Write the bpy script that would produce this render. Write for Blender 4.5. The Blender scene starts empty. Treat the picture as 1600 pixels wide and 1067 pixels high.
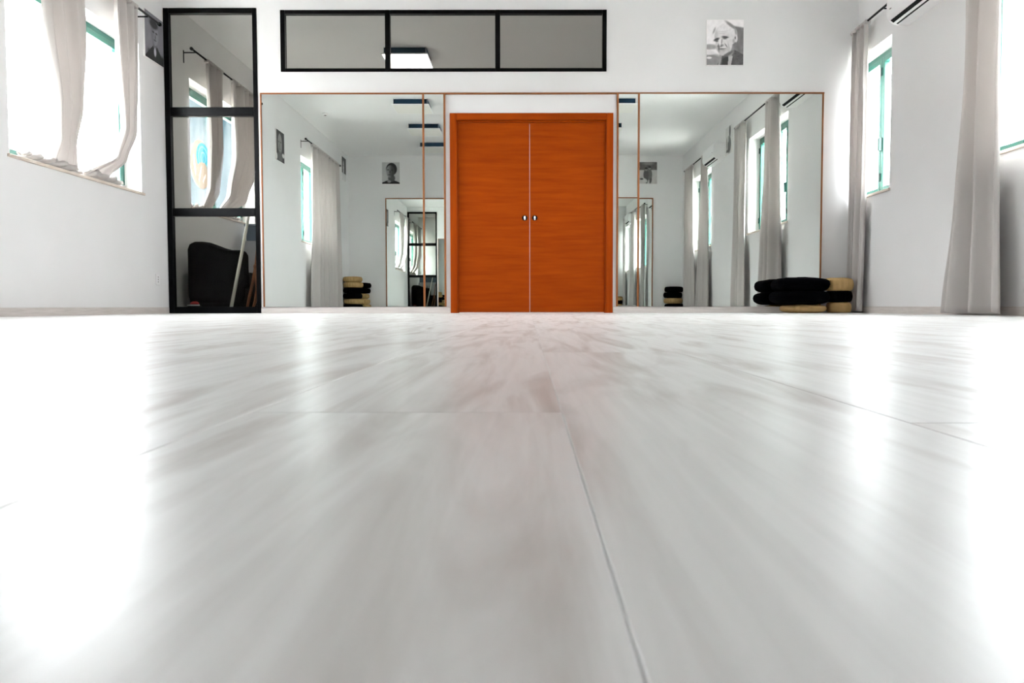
import bpy, bmesh, math, random
from mathutils import Vector, Matrix, noise

random.seed(7)
scn = bpy.context.scene
C = scn.collection

# ------------------------------------------------------------------ camera
cam_d = bpy.data.cameras.new('camera')
cam = bpy.data.objects.new('camera', cam_d)
C.objects.link(cam)
scn.camera = cam
cam_d.sensor_width = 36.0
cam_d.lens = 36.0 * 1200.0 / 1600.0
cam_d.shift_x = -26.0 / 1600.0
cam_d.clip_start = 0.01
cam_d.clip_end = 3000
cam.location = (0, 0, 0.072)
cam.rotation_euler = (math.radians(90) - math.atan(55 / 1200), math.radians(0.06), 0)
cam_d.dof.use_dof = True
cam_d.dof.focus_distance = 8.0
cam_d.dof.aperture_fstop = 22.0

# ------------------------------------------------------------------ world, sun, exposure
SKY = 7.0
world = bpy.data.worlds.new('sky')
scn.world = world
world.use_nodes = True
bg = world.node_tree.nodes['Background']
bg.inputs[0].default_value = (0.955, 0.962, 1.0, 1)
bg.inputs[1].default_value = SKY
sun_d = bpy.data.lights.new('sun', 'SUN')
sun_d.energy = 5.0
sun_d.angle = math.radians(1.5)
sun_d.color = (1.0, 0.965, 0.94)
sun = bpy.data.objects.new('sun', sun_d)
C.objects.link(sun)
sun.rotation_euler = (math.radians(-38), 0, math.radians(0))   # along the length of the room: it grazes the window walls
scn.view_settings.view_transform = 'Standard'
scn.view_settings.look = 'None'
scn.view_settings.gamma = 1.0
scn.view_settings.exposure = 2.6
scn.view_settings.use_curve_mapping = False
cy = scn.cycles
cy.use_denoising = True
cy.max_bounces = 14
cy.diffuse_bounces = 7
cy.glossy_bounces = 8
cy.transmission_bounces = 8
cy.transparent_max_bounces = 16
cy.caustics_reflective = False
cy.caustics_refractive = False
cy.sample_clamp_indirect = 8.0

# ------------------------------------------------------------------ room dimensions (metres)
XL, XR = -3.90, 3.52
YF, YR = 8.33, -0.55        # front wall, rear wall
YB = 11.2                   # far wall of the room beyond the glazing
ZC = 3.40
WT = 0.28                   # thickness of the window walls
FT = 0.10                   # thickness of the front wall

# ------------------------------------------------------------------ materials
MATS = {}
def mat(name, col, rough=0.5, metal=0.0, spec=0.5, bump=None, noise_col=None, trans=None):
    """bump=(scale,strength); noise_col=(scale,col2[,xyz scale]); trans = share of translucent cloth"""
    m = bpy.data.materials.new(name)
    m.use_nodes = True
    nt = m.node_tree
    b = nt.nodes['Principled BSDF']
    b.inputs['Base Color'].default_value = (*col, 1)
    b.inputs['Roughness'].default_value = rough
    b.inputs['Metallic'].default_value = metal
    b.inputs['Specular IOR Level'].default_value = spec
    tc = nt.nodes.new('ShaderNodeTexCoord')
    if noise_col:
        mp = nt.nodes.new('ShaderNodeMapping')
        nt.links.new(tc.outputs['Object'], mp.inputs[0])
        if len(noise_col) > 2:
            mp.inputs['Scale'].default_value = noise_col[2]
        n = nt.nodes.new('ShaderNodeTexNoise')
        n.inputs['Scale'].default_value = noise_col[0]
        n.inputs['Detail'].default_value = 6
        nt.links.new(mp.outputs[0], n.inputs['Vector'])
        r = nt.nodes.new('ShaderNodeValToRGB')
        r.color_ramp.elements[0].position = 0.32
        r.color_ramp.elements[1].position = 0.68
        r.color_ramp.elements[0].color = (*col, 1)
        r.color_ramp.elements[1].color = (*noise_col[1], 1)
        nt.links.new(n.outputs['Fac'], r.inputs[0])
        nt.links.new(r.outputs[0], b.inputs['Base Color'])
    if bump:
        n2 = nt.nodes.new('ShaderNodeTexNoise')
        n2.inputs['Scale'].default_value = bump[0]
        n2.inputs['Detail'].default_value = 4
        nt.links.new(tc.outputs['Object'], n2.inputs['Vector'])
        bp = nt.nodes.new('ShaderNodeBump')
        bp.inputs['Strength'].default_value = bump[1]
        bp.inputs['Distance'].default_value = 0.004
        nt.links.new(n2.outputs['Fac'], bp.inputs['Height'])
        nt.links.new(bp.outputs[0], b.inputs['Normal'])
    if trans:
        t = nt.nodes.new('ShaderNodeBsdfTranslucent')
        t.inputs[0].default_value = (*col, 1)
        mx = nt.nodes.new('ShaderNodeMixShader')
        mx.inputs[0].default_value = trans
        nt.links.new(b.outputs[0], mx.inputs[1])
        nt.links.new(t.outputs[0], mx.inputs[2])
        nt.links.new(mx.outputs[0], nt.nodes['Material Output'].inputs[0])
    MATS[name] = m
    return m

def glass_mat(name, tint, refl=1.0):
    m = bpy.data.materials.new(name)
    m.use_nodes = True
    nt = m.node_tree
    nt.nodes.remove(nt.nodes['Principled BSDF'])
    t = nt.nodes.new('ShaderNodeBsdfTransparent')
    t.inputs[0].default_value = (*tint, 1)
    g = nt.nodes.new('ShaderNodeBsdfGlossy')
    g.inputs['Roughness'].default_value = 0.0
    g.inputs[0].default_value = (refl, refl, refl, 1)
    fr = nt.nodes.new('ShaderNodeFresnel')
    fr.inputs[0].default_value = 1.45
    mx = nt.nodes.new('ShaderNodeMixShader')
    # Fresnel on the entering face only, so the far face of the pane does not mirror from inside
    ge = nt.nodes.new('ShaderNodeNewGeometry')
    iv = nt.nodes.new('ShaderNodeMath'); iv.operation = 'SUBTRACT'; iv.inputs[0].default_value = 1.0
    nt.links.new(ge.outputs['Backfacing'], iv.inputs[1])
    fm = nt.nodes.new('ShaderNodeMath'); fm.operation = 'MULTIPLY'
    nt.links.new(fr.outputs[0], fm.inputs[0])
    nt.links.new(iv.outputs[0], fm.inputs[1])
    nt.links.new(fm.outputs[0], mx.inputs[0])
    nt.links.new(t.outputs[0], mx.inputs[1])
    nt.links.new(g.outputs[0], mx.inputs[2])
    nt.links.new(mx.outputs[0], nt.nodes['Material Output'].inputs[0])
    MATS[name] = m
    return m

def emit_mat(name, col, strength):
    m = bpy.data.materials.new(name)
    m.use_nodes = True
    b = m.node_tree.nodes['Principled BSDF']
    b.inputs['Base Color'].default_value = (*col, 1)
    b.inputs['Emission Color'].default_value = (*col, 1)
    b.inputs['Emission Strength'].default_value = strength
    MATS[name] = m
    return m

mat('wall', (0.755, 0.755, 0.75), 0.75, bump=(220, 0.12), noise_col=(1.3, (0.785, 0.785, 0.785)))
mat('ceiling', (0.82, 0.82, 0.815), 0.85, bump=(160, 0.08))
mat('black_metal', (0.0015, 0.0015, 0.002), 0.38, spec=0.08)
mat('iron', (0.004, 0.004, 0.0045), 0.45, spec=0.2)
mat('green_metal', (0.012, 0.115, 0.085), 0.38)
mat('green_dark', (0.008, 0.05, 0.04), 0.45)
mat('stone_sill', (0.62, 0.53, 0.44), 0.45, noise_col=(9, (0.72, 0.64, 0.56)))
mat('white_plastic', (0.82, 0.82, 0.82), 0.35)
mat('dark_slot', (0.004, 0.004, 0.0045), 0.6, spec=0.1)
mat('curtain', (0.60, 0.57, 0.55), 0.9, spec=0.1, bump=(420, 0.25), trans=0.22)
mat('frame_wood', (0.30, 0.115, 0.042), 0.5, spec=0.15, noise_col=(6, (0.24, 0.085, 0.028), (30, 30, 1.2)))
mat('stick_wood', (0.30, 0.11, 0.035), 0.5, noise_col=(8, (0.17, 0.06, 0.02)))
mat('black_cloth', (0.0018, 0.0018, 0.0025), 0.95, spec=0.02, bump=(300, 0.4))
mat('tan_cloth', (0.50, 0.33, 0.15), 0.9, spec=0.1, bump=(260, 0.35), noise_col=(11, (0.40, 0.265, 0.11)))
mat('sofa_cloth', (0.0025, 0.0025, 0.0022), 0.9, spec=0.02, bump=(180, 0.5))
mat('pole_white', (0.78, 0.77, 0.68), 0.4)
mat('grey_cabinet', (0.33, 0.34, 0.36), 0.5)
mat('box_blue', (0.07, 0.10, 0.14), 0.5)
mat('red_cloth', (0.55, 0.02, 0.015), 0.6)
mat('steel', (0.62, 0.63, 0.65), 0.22, metal=1.0)
mat('canvas_edge', (0.82, 0.81, 0.79), 0.7)
mat('board', (0.66, 0.615, 0.585), 0.5, noise_col=(5, (0.56, 0.515, 0.485), (1.0, 14, 14)))
mat('board_side', (0.66, 0.615, 0.585), 0.5, noise_col=(5, (0.56, 0.515, 0.485), (14, 1.0, 14)))
mat('ground', (0.46, 0.445, 0.43), 0.9, noise_col=(0.15, (0.39, 0.38, 0.365)))
mat('hill', (0.013, 0.024, 0.030), 1.0, spec=0.0, noise_col=(0.012, (0.018, 0.030, 0.035)))
glass_mat('clear_glass', (0.965, 0.98, 0.975))
glass_mat('grey_glass', (0.72, 0.715, 0.695), 0.22)
emit_mat('lamp_on', (1.0, 0.99, 0.95), 2.5)
mat('navy_shade', (0.012, 0.040, 0.075), 0.6, spec=0.1)  # colour of the painted shadow above the ceiling panels
mat('lamp_off', (0.80, 0.79, 0.74), 0.4)

# silvered mirror
m = bpy.data.materials.new('mirror')
m.use_nodes = True
nt = m.node_tree
b = nt.nodes['Principled BSDF']
b.inputs['Base Color'].default_value = (0.81, 0.855, 0.825, 1)
b.inputs['Metallic'].default_value = 1.0
b.inputs['Roughness'].default_value = 0.0
MATS['mirror'] = m

# printed face: colours stored on the mesh of each print
m = bpy.data.materials.new('print')
m.use_nodes = True
nt = m.node_tree
b = nt.nodes['Principled BSDF']
b.inputs['Roughness'].default_value = 0.6
a = nt.nodes.new('ShaderNodeVertexColor')
a.layer_name = 'ink'
nt.links.new(a.outputs[0], b.inputs['Base Color'])
MATS['print'] = m

# orange veneer with horizontal grain
def veneer(name, scale):
    m = bpy.data.materials.new(name)
    m.use_nodes = True
    nt = m.node_tree
    b = nt.nodes['Principled BSDF']
    b.inputs['Roughness'].default_value = 0.5
    b.inputs['Specular IOR Level'].default_value = 0.08
    tc = nt.nodes.new('ShaderNodeTexCoord')
    mp = nt.nodes.new('ShaderNodeMapping')
    mp.inputs['Scale'].default_value = scale
    nt.links.new(tc.outputs['Object'], mp.inputs[0])
    n = nt.nodes.new('ShaderNodeTexNoise')
    n.inputs['Scale'].default_value = 2.2
    n.inputs['Detail'].default_value = 9
    n.inputs['Roughness'].default_value = 0.62
    nt.links.new(mp.outputs[0], n.inputs['Vector'])
    r = nt.nodes.new('ShaderNodeValToRGB')
    r.color_ramp.elements[0].position = 0.30
    r.color_ramp.elements[0].color = (0.27, 0.035, 0.0004, 1)
    r.color_ramp.elements[1].position = 0.72
    r.color_ramp.elements[1].color = (0.385, 0.060, 0.0009, 1)
    nt.links.new(n.outputs['Fac'], r.inputs[0])
    nt.links.new(r.outputs[0], b.inputs['Base Color'])
    MATS[name] = m
veneer('veneer', (0.7, 1.0, 9.0))
veneer('veneer_upright', (9.0, 9.0, 0.7))

# pale oak laminate
m = bpy.data.materials.new('laminate')
m.use_nodes = True
nt = m.node_tree
b = nt.nodes['Principled BSDF']
tc = nt.nodes.new('ShaderNodeTexCoord')
oi = nt.nodes.new('ShaderNodeObjectInfo')
ml = nt.nodes.new('ShaderNodeMath'); ml.operation = 'MULTIPLY'; ml.inputs[1].default_value = 37.0
nt.links.new(oi.outputs['Random'], ml.inputs[0])
cmb = nt.nodes.new('ShaderNodeCombineXYZ')
for k in range(3):
    nt.links.new(ml.outputs[0], cmb.inputs[k])
va = nt.nodes.new('ShaderNodeVectorMath'); va.operation = 'ADD'
nt.links.new(tc.outputs['Object'], va.inputs[0])
nt.links.new(cmb.outputs[0], va.inputs[1])
def stretched(scale, nscale, detail, dist):
    mp = nt.nodes.new('ShaderNodeMapping')
    mp.inputs['Scale'].default_value = scale
    nt.links.new(va.outputs[0], mp.inputs[0])
    n = nt.nodes.new('ShaderNodeTexNoise')
    n.inputs['Scale'].default_value = nscale
    n.inputs['Detail'].default_value = detail
    n.inputs['Distortion'].default_value = dist
    nt.links.new(mp.outputs[0], n.inputs['Vector'])
    return n
n1 = stretched((9.0, 1.1, 1), 1.6, 5, 1.4)      # broad cathedral streaks
n2 = stretched((60.0, 2.6, 1), 1.5, 4, 0.3)     # fine pores
r1 = nt.nodes.new('ShaderNodeValToRGB')
e = r1.color_ramp.elements
e[0].position = 0.28; e[0].color = (0.64, 0.595, 0.565, 1)
e[1].position = 0.54; e[1].color = (0.92, 0.912, 0.90, 1)
nt.links.new(n1.outputs['Fac'], r1.inputs[0])
r2 = nt.nodes.new('ShaderNodeValToRGB')
e = r2.color_ramp.elements
e[0].position = 0.34; e[0].color = (0.93, 0.928, 0.925, 1)
e[1].position = 0.60; e[1].color = (1, 1, 1, 1)
nt.links.new(n2.outputs['Fac'], r2.inputs[0])
mx = nt.nodes.new('ShaderNodeMix'); mx.data_type = 'RGBA'; mx.blend_type = 'MULTIPLY'
mx.inputs[0].default_value = 1.0
nt.links.new(r1.outputs[0], mx.inputs[6])
nt.links.new(r2.outputs[0], mx.inputs[7])
nt.links.new(mx.outputs[2], b.inputs['Base Color'])
b.inputs['Roughness'].default_value = 0.33
b.inputs['Specular IOR Level'].default_value = 0.5
bp = nt.nodes.new('ShaderNodeBump')
bp.inputs['Strength'].default_value = 0.10
bp.inputs['Distance'].default_value = 0.002
nt.links.new(n2.outputs['Fac'], bp.inputs['Height'])
nt.links.new(bp.outputs[0], b.inputs['Normal'])
MATS['laminate'] = m

# ------------------------------------------------------------------ mesh helpers
def box(bm, x0, x1, y0, y1, z0, z1, bev=0.0, seg=1):
    vs = [bm.verts.new((x, y, z)) for z in (z0, z1) for y in (y0, y1) for x in (x0, x1)]
    fs = [(0, 2, 3, 1), (4, 5, 7, 6), (0, 1, 5, 4), (2, 6, 7, 3), (0, 4, 6, 2), (1, 3, 7, 5)]
    faces = [bm.faces.new([vs[i] for i in f]) for f in fs]
    if bev > 0:
        es = list({e for f in faces for e in f.edges})
        bmesh.ops.bevel(bm, geom=es, offset=bev, segments=seg, profile=0.5, affect='EDGES')
    return vs

def tube(bm, pts, r, n=10, caps=True):
    pts = [Vector(p) for p in pts]
    rr = r if isinstance(r, (list, tuple)) else [r] * len(pts)
    rings = []
    prev = None
    for i, p in enumerate(pts):
        d = (pts[min(i + 1, len(pts) - 1)] - pts[max(i - 1, 0)]).normalized()
        if prev is None:
            ref = Vector((0, 0, 1)) if abs(d.z) < 0.9 else Vector((1, 0, 0))
            u = d.cross(ref).normalized()
        else:
            u = (prev - d * prev.dot(d)).normalized()
        prev = u
        v = d.cross(u)
        rings.append([bm.verts.new(p + (u * math.cos(2 * math.pi * k / n) + v * math.sin(2 * math.pi * k / n)) * rr[i]) for k in range(n)])
    for a, b_ in zip(rings, rings[1:]):
        for k in range(n):
            bm.faces.new((a[k], a[(k + 1) % n], b_[(k + 1) % n], b_[k]))
    if caps:
        bm.faces.new(rings[0][::-1])
        bm.faces.new(rings[-1])

def lathe(bm, prof, n=32, mod=None):
    """prof: list of (radius, z) from bottom to top; mod(angle, r, z) -> radius"""
    rings = []
    for r, z in prof:
        if r < 1e-5:
            rings.append([bm.verts.new((0, 0, z))])
        else:
            ring = []
            for k in range(n):
                t = 2 * math.pi * k / n
                q = mod(t, r, z) if mod else r
                ring.append(bm.verts.new((q * math.cos(t), q * math.sin(t), z)))
            rings.append(ring)
    for a, b_ in zip(rings, rings[1:]):
        for k in range(n):
            k2 = (k + 1) % n
            if len(a) == 1 and len(b_) == 1:
                continue
            if len(a) == 1:
                bm.faces.new((a[0], b_[k2], b_[k]))
            elif len(b_) == 1:
                bm.faces.new((a[k], a[k2], b_[0]))
            else:
                bm.faces.new((a[k], a[k2], b_[k2], b_[k]))

def obj(name, bm, material, parent=None, smooth=False, loc=None):
    bmesh.ops.recalc_face_normals(bm, faces=bm.faces)
    me = bpy.data.meshes.new(name)
    bm.to_mesh(me)
    bm.free()
    if smooth:
        for p in me.polygons:
            p.use_smooth = True
    me.materials.append(MATS[material])
    o = bpy.data.objects.new(name, me)
    C.objects.link(o)
    if parent:
        o.parent = parent
    if loc:
        o.location = loc
    return o

def bx(name, material, parent, dims, bev=0.0, seg=1):
    bm = bmesh.new()
    box(bm, *dims, bev=bev, seg=seg)
    return obj(name, bm, material, parent)

def tag(o, label, cat=None, group=None, kind=None):
    o['label'] = label
    if cat: o['category'] = cat
    if group: o['group'] = group
    if kind: o['kind'] = kind
    return o

def empty(name, loc=(0, 0, 0), rz=0.0):
    o = bpy.data.objects.new(name, None)
    o.empty_display_size = 0.1
    C.objects.link(o)
    o.location = loc
    o.rotation_euler = (0, 0, rz)
    return o

def copy_tree(o, parent=None):
    c = o.copy()
    C.objects.link(c)
    c.parent = parent
    for ch in list(o.children):
        copy_tree(ch, c)
    return c

# ------------------------------------------------------------------ walls, floor, ceiling
WZ0, WZ1 = 1.20, 2.70
LEFT_WINS = [(1.15, 3.14), (5.83, 7.81), (8.95, 11.0)]
RIGHT_WINS = [(0.30, 2.02), (4.40, 6.18), (7.56, 8.64)]

def wall_with_openings(name, x0, x1, y0, y1, z1, wins, label):
    bm = bmesh.new()
    y = y0
    for a, b_ in wins:
        box(bm, x0, x1, y, a, 0, z1)
        box(bm, x0, x1, a, b_, 0, WZ0)
        box(bm, x0, x1, a, b_, WZ1, z1)
        y = b_
    box(bm, x0, x1, y, y1, 0, z1)
    return tag(obj(name, bm, 'wall'), label, 'wall', kind='structure')

wall_with_openings('wall_left', XL - WT, XL, YR - 0.15, YB + 0.15, ZC, LEFT_WINS, 'white plastered side wall with the sill of bunched curtains')
wall_with_openings('wall_right', XR, XR + WT, YR - 0.15, YB + 0.15, ZC, RIGHT_WINS, 'white plastered side wall with the air conditioners')
tag(bx('wall_rear', 'wall', None, (XL, XR, YR - 0.15, YR, 0, ZC)), 'white wall facing the double door, carrying a wide mirror', 'wall', kind='structure')
tag(bx('wall_far', 'wall', None, (XL, XR, YB, YB + 0.15, 0, ZC)), 'white end wall of the room behind the glazing', 'wall', kind='structure')
tag(bx('ceiling', 'ceiling', None, (XL - WT, XR + WT, YR - 0.15, YB + 0.15, ZC, ZC + 0.2)), 'plain white ceiling over both rooms', 'ceiling', kind='structure')

# front wall: openings for the tall glazing, the high strip window and the door
PX0, PX1, PZ1 = -3.89, -2.895, 3.247
KX0, KX1, KZ0, KZ1 = -2.644, 0.834, 2.576, 3.222
DX0, DX1, DZ1 = -0.80, 0.866, 2.10
bm = bmesh.new()
Y0, Y1 = YF, YF + FT
box(bm, XL, PX0, Y0, Y1, 0, ZC)
box(bm, PX0, PX1, Y0, Y1, PZ1, ZC)
box(bm, PX1, KX0, Y0, Y1, 0, ZC)
box(bm, KX0, KX1, Y0, Y1, KZ1, ZC)
box(bm, KX0, DX0, Y0, Y1, 0, KZ0)
box(bm, DX0, KX1, Y0, Y1, DZ1, KZ0)
box(bm, KX1, DX1, Y0, Y1, DZ1, ZC)
box(bm, DX1, XR, Y0, Y1, 0, ZC)
tag(obj('wall_front', bm, 'wall'), 'white partition wall with orange double door and mirrors', 'wall', kind='structure')

# floor: a bed, and laminate planks lying on it one by one
bm = bmesh.new()
box(bm, XL - WT, XR + WT, YR - 0.15, YF, -0.25, -0.010)
box(bm, XL - WT, XR + WT, YF, YB + 0.15, -0.25, 0.0)
floor = tag(obj('floor', bm, 'laminate'), 'pale grey-white oak laminate floor', 'floor', kind='structure')
PW, PL, SEAM = 0.212, 1.30, 0.0225
plank_cache = {}
def plank_mesh(w, l):
    key = (round(w, 3), round(l, 3))
    if key not in plank_cache:
        bm = bmesh.new()
        g, bv = 0.0002, 0.0006
        x0, x1, y0, y1 = -w / 2 + g, w / 2 - g, -l / 2 + g, l / 2 - g
        lo = [bm.verts.new(p) for p in ((x0, y0, -0.010), (x1, y0, -0.010), (x1, y1, -0.010), (x0, y1, -0.010))]
        mi = [bm.verts.new(p) for p in ((x0, y0, -bv), (x1, y0, -bv), (x1, y1, -bv), (x0, y1, -bv))]
        hi = [bm.verts.new(p) for p in ((x0 + bv, y0 + bv, 0), (x1 - bv, y0 + bv, 0), (x1 - bv, y1 - bv, 0), (x0 + bv, y1 - bv, 0))]
        bm.faces.new(hi)
        for a, b_ in ((lo, mi), (mi, hi)):
            for k in range(4):
                bm.faces.new((a[k], a[(k + 1) % 4], b_[(k + 1) % 4], b_[k]))
        me = bpy.data.meshes.new('plank')
        bmesh.ops.recalc_face_normals(bm, faces=bm.faces)
        bm.to_mesh(me); bm.free()
        me.materials.append(MATS['laminate'])
        plank_cache[key] = me
    return plank_cache[key]
k0 = math.floor((XL - SEAM) / PW)
k1 = math.ceil((XR - SEAM) / PW)
stag = {0: 1.20, -1: 0.52}
for k in range(k0, k1):
    xa, xb = max(XL, SEAM + k * PW), min(XR, SEAM + (k + 1) * PW)
    if xb - xa < 0.01:
        continue
    off = stag.get(k, (k * 0.47) % PL)
    y = YR
    nxt = off - PL * math.ceil((off - YR) / PL)
    while nxt <= YR + 0.02: nxt += PL
    while y < YF - 1e-4:
        e_ = min(nxt, YF)
        if YF - e_ < 0.03: e_ = YF
        o = bpy.data.objects.new('plank', plank_mesh(xb - xa, e_ - y))
        C.objects.link(o)
        o.parent = floor
        o.location = ((xa + xb) / 2, (y + e_) / 2, 0)
        y = e_
        nxt = e_ + PL

# baseboards
BH = 0.066
tag(bx('baseboard_left', 'board_side', None, (XL, XL + 0.012, YR, YF, 0, BH), 0.002), 'pale wood-grain skirting along the wall with bunched curtains', 'skirting', kind='structure')
tag(bx('baseboard_right', 'board_side', None, (XR - 0.012, XR, YR, YF, 0, BH), 0.002), 'pale wood-grain skirting under the air conditioners', 'skirting', kind='structure')
bm = bmesh.new()
box(bm, PX1 + 0.002, -0.846, YF - 0.014, YF, 0, BH, 0.002)
box(bm, 0.912, XR - 0.012, YF - 0.014, YF, 0, BH, 0.002)
tag(obj('baseboard_front', bm, 'board'), 'pale wood-grain skirting under the framed mirrors', 'skirting', kind='structure')
tag(bx('baseboard_rear', 'board', None, (XL + 0.012, XR - 0.012, YR, YR + 0.012, 0, BH), 0.002), 'pale wood-grain skirting on the wall facing the door', 'skirting', kind='structure')

# ------------------------------------------------------------------ black-framed glazing in the front wall
def glazing(name, label, xs, zs, wv, wh, outer):
    """xs, zs: centre lines of uprights and rails; wv, wh their half widths"""
    root = tag(empty(name, (0, 0, 0)), label, 'window', kind='structure')
    ya, yb = YF - 0.012, YF + 0.055
    x0, x1 = xs[0] - outer, xs[-1] + outer
    for i, x in enumerate(xs):
        w = wv[i]
        bx('post', 'black_metal', root, (x - w, x + w, ya, yb, zs[0] - wh[0], zs[-1] + wh[-1]), 0.003)
    for j, z in enumerate(zs):
        for i in range(len(xs) - 1):
            bx('rail', 'black_metal', root, (xs[i] + wv[i], xs[i + 1] - wv[i + 1], ya + 0.002, yb - 0.002, z - wh[j], z + wh[j]), 0.003)
    for i in range(len(xs) - 1):
        for j in range(len(zs) - 1):
            bx('pane', 'grey_glass', root, (xs[i] + wv[i] - 0.004, xs[i + 1] - wv[i + 1] + 0.004, YF + 0.018, YF + 0.024, zs[j] + wh[j] - 0.004, zs[j + 1] - wh[j + 1] + 0.004))
    return root
glazing('window_1', 'tall black-framed glazing of three panes, floor to near ceiling',
        [-3.862, -2.919], [0.035, 1.088, 2.157, 3.218], [0.028, 0.022], [0.035, 0.043, 0.047, 0.027], 0.03)
glazing('window_2', 'black-framed strip window of three panes above the door',
        [-2.619, -1.502, -0.328, 0.812], [2.594, 3.203], [0.024, 0.026, 0.026, 0.022], [0.018, 0.020], 0.03)

# ------------------------------------------------------------------ double door
door = tag(empty('door_1', (0.033, YF, 0)), 'orange veneered double door with steel finger pulls', 'door', kind='structure')
fx0, fx1 = -0.876, 0.876
bx('casing', 'veneer_upright', door, (fx0, fx0 + 0.072, -0.016, 0.02, 0, 2.137), 0.003)
bx('casing', 'veneer_upright', door, (fx1 - 0.072, fx1, -0.016, 0.02, 0, 2.137), 0.003)
bx('casing', 'veneer', door, (fx0 + 0.072, fx1 - 0.072, -0.016, 0.02, 2.065, 2.137), 0.003)
bx('jamb', 'veneer_upright', door, (fx0 + 0.046, fx0 + 0.084, 0.0205, 0.099, 0, 2.090), 0.002)
bx('jamb', 'veneer_upright', door, (fx1 - 0.084, fx1 - 0.046, 0.0205, 0.099, 0, 2.090), 0.002)
bx('jamb', 'veneer', door, (fx0 + 0.084, fx1 - 0.084, 0.0205, 0.099, 2.046, 2.090), 0.002)
for s, xa, xb in ((-1, -0.790, -0.0222), (1, -0.0178, 0.790)):
    leaf = bx('door_leaf', 'veneer', door, (xa, xb, 0.024, 0.062, 0.008, 2.043), 0.002)
    hx = -0.020 + s * 0.054
    bm = bmesh.new()
    lathe(bm, [(0.0, 0.0), (0.026, 0.0), (0.029, 0.002), (0.029, 0.005), (0.022, 0.006), (0.020, 0.003), (0.0, 0.003)], 28)
    bmesh.ops.rotate(bm, verts=bm.verts, cent=(0, 0, 0), matrix=Matrix.Rotation(math.radians(90), 3, 'X'))
    bmesh.ops.translate(bm, verts=bm.verts, vec=(hx, 0.0238, 0.985 + 0.04))
    pull = obj('finger_pull', bm, 'dark_slot', leaf, True)
    bm = bmesh.new()
    box(bm, hx - 0.009, hx + 0.009, 0.012, 0.0195, 1.003, 1.047, 0.004, 2)
    obj('pull_plate', bm, 'steel', pull, True)

# ------------------------------------------------------------------ wall mirrors
def mirror(label, xc, width, z0, z1, yface, rz, rx=0.0, left=0.014, right=0.014, top=0.0, facing=-1, group=None):
    root = tag(empty('wall_mirror', (xc, yface, z0), rz), label, 'mirror', group)
    root.rotation_euler = (rx, 0, rz)
    h = z1 - z0
    f = facing
    def yy(a, b_): return (min(a * f, b_ * f), max(a * f, b_ * f))
    bx('mirror_glass', 'mirror', root, (-width / 2 + left * 0.6, width / 2 - right * 0.6, *yy(0.004, 0.010), 0, h))
    if left:
        bx('side_strip', 'frame_wood', root, (-width / 2, -width / 2 + left, *yy(0.0, 0.020), 0, h), 0.002)
    if right:
        bx('side_strip', 'frame_wood', root, (width / 2 - right, width / 2, *yy(0.0, 0.020), 0, h), 0.002)
    if top:
        bx('top_strip', 'frame_wood', root, (-width / 2 + left, width / 2 - right, *yy(0.0, 0.020), h - top, h), 0.002)
    return root
MR = 0.0054
MZ0, MZ1 = 0.068, 2.334
mirror('wide wall mirror beside the tall black-framed glazing', (-2.864 - 1.135) / 2, 1.729, MZ0, MZ1, YF - 0.008, MR, right=0.0)
mirror('narrow mirror strip on the tall glazing side of the door', (-1.135 - 0.888) / 2, 0.247, MZ0, MZ1, YF - 0.006, MR, left=0.020, right=0.020)
mirror('narrow mirror strip on the cushion side of the door', (0.944 + 1.190) / 2, 0.246, MZ0, MZ1, YF - 0.006, MR + 0.001, rx=0.001, left=0.020, right=0.020)
mirror('wide wall mirror with floor cushions piled at its foot', (1.190 + 3.155) / 2, 1.965, MZ0, MZ1, YF - 0.010, MR, left=0.0)
tag(bx('trim_1', 'frame_wood', None, (-2.866, 3.160, YF - 0.024, YF, MZ1 + 0.001, MZ1 + 0.017), 0.002), 'thin orange timber batten along the top of the mirrors', 'batten', kind='structure')
mirror('large mirror on the wall facing the double door', (-3.08 + 2.86) / 2, 5.94, 0.070, 2.47, YR, 0.0, left=0.022, right=0.022, top=0.022, facing=1)

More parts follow.
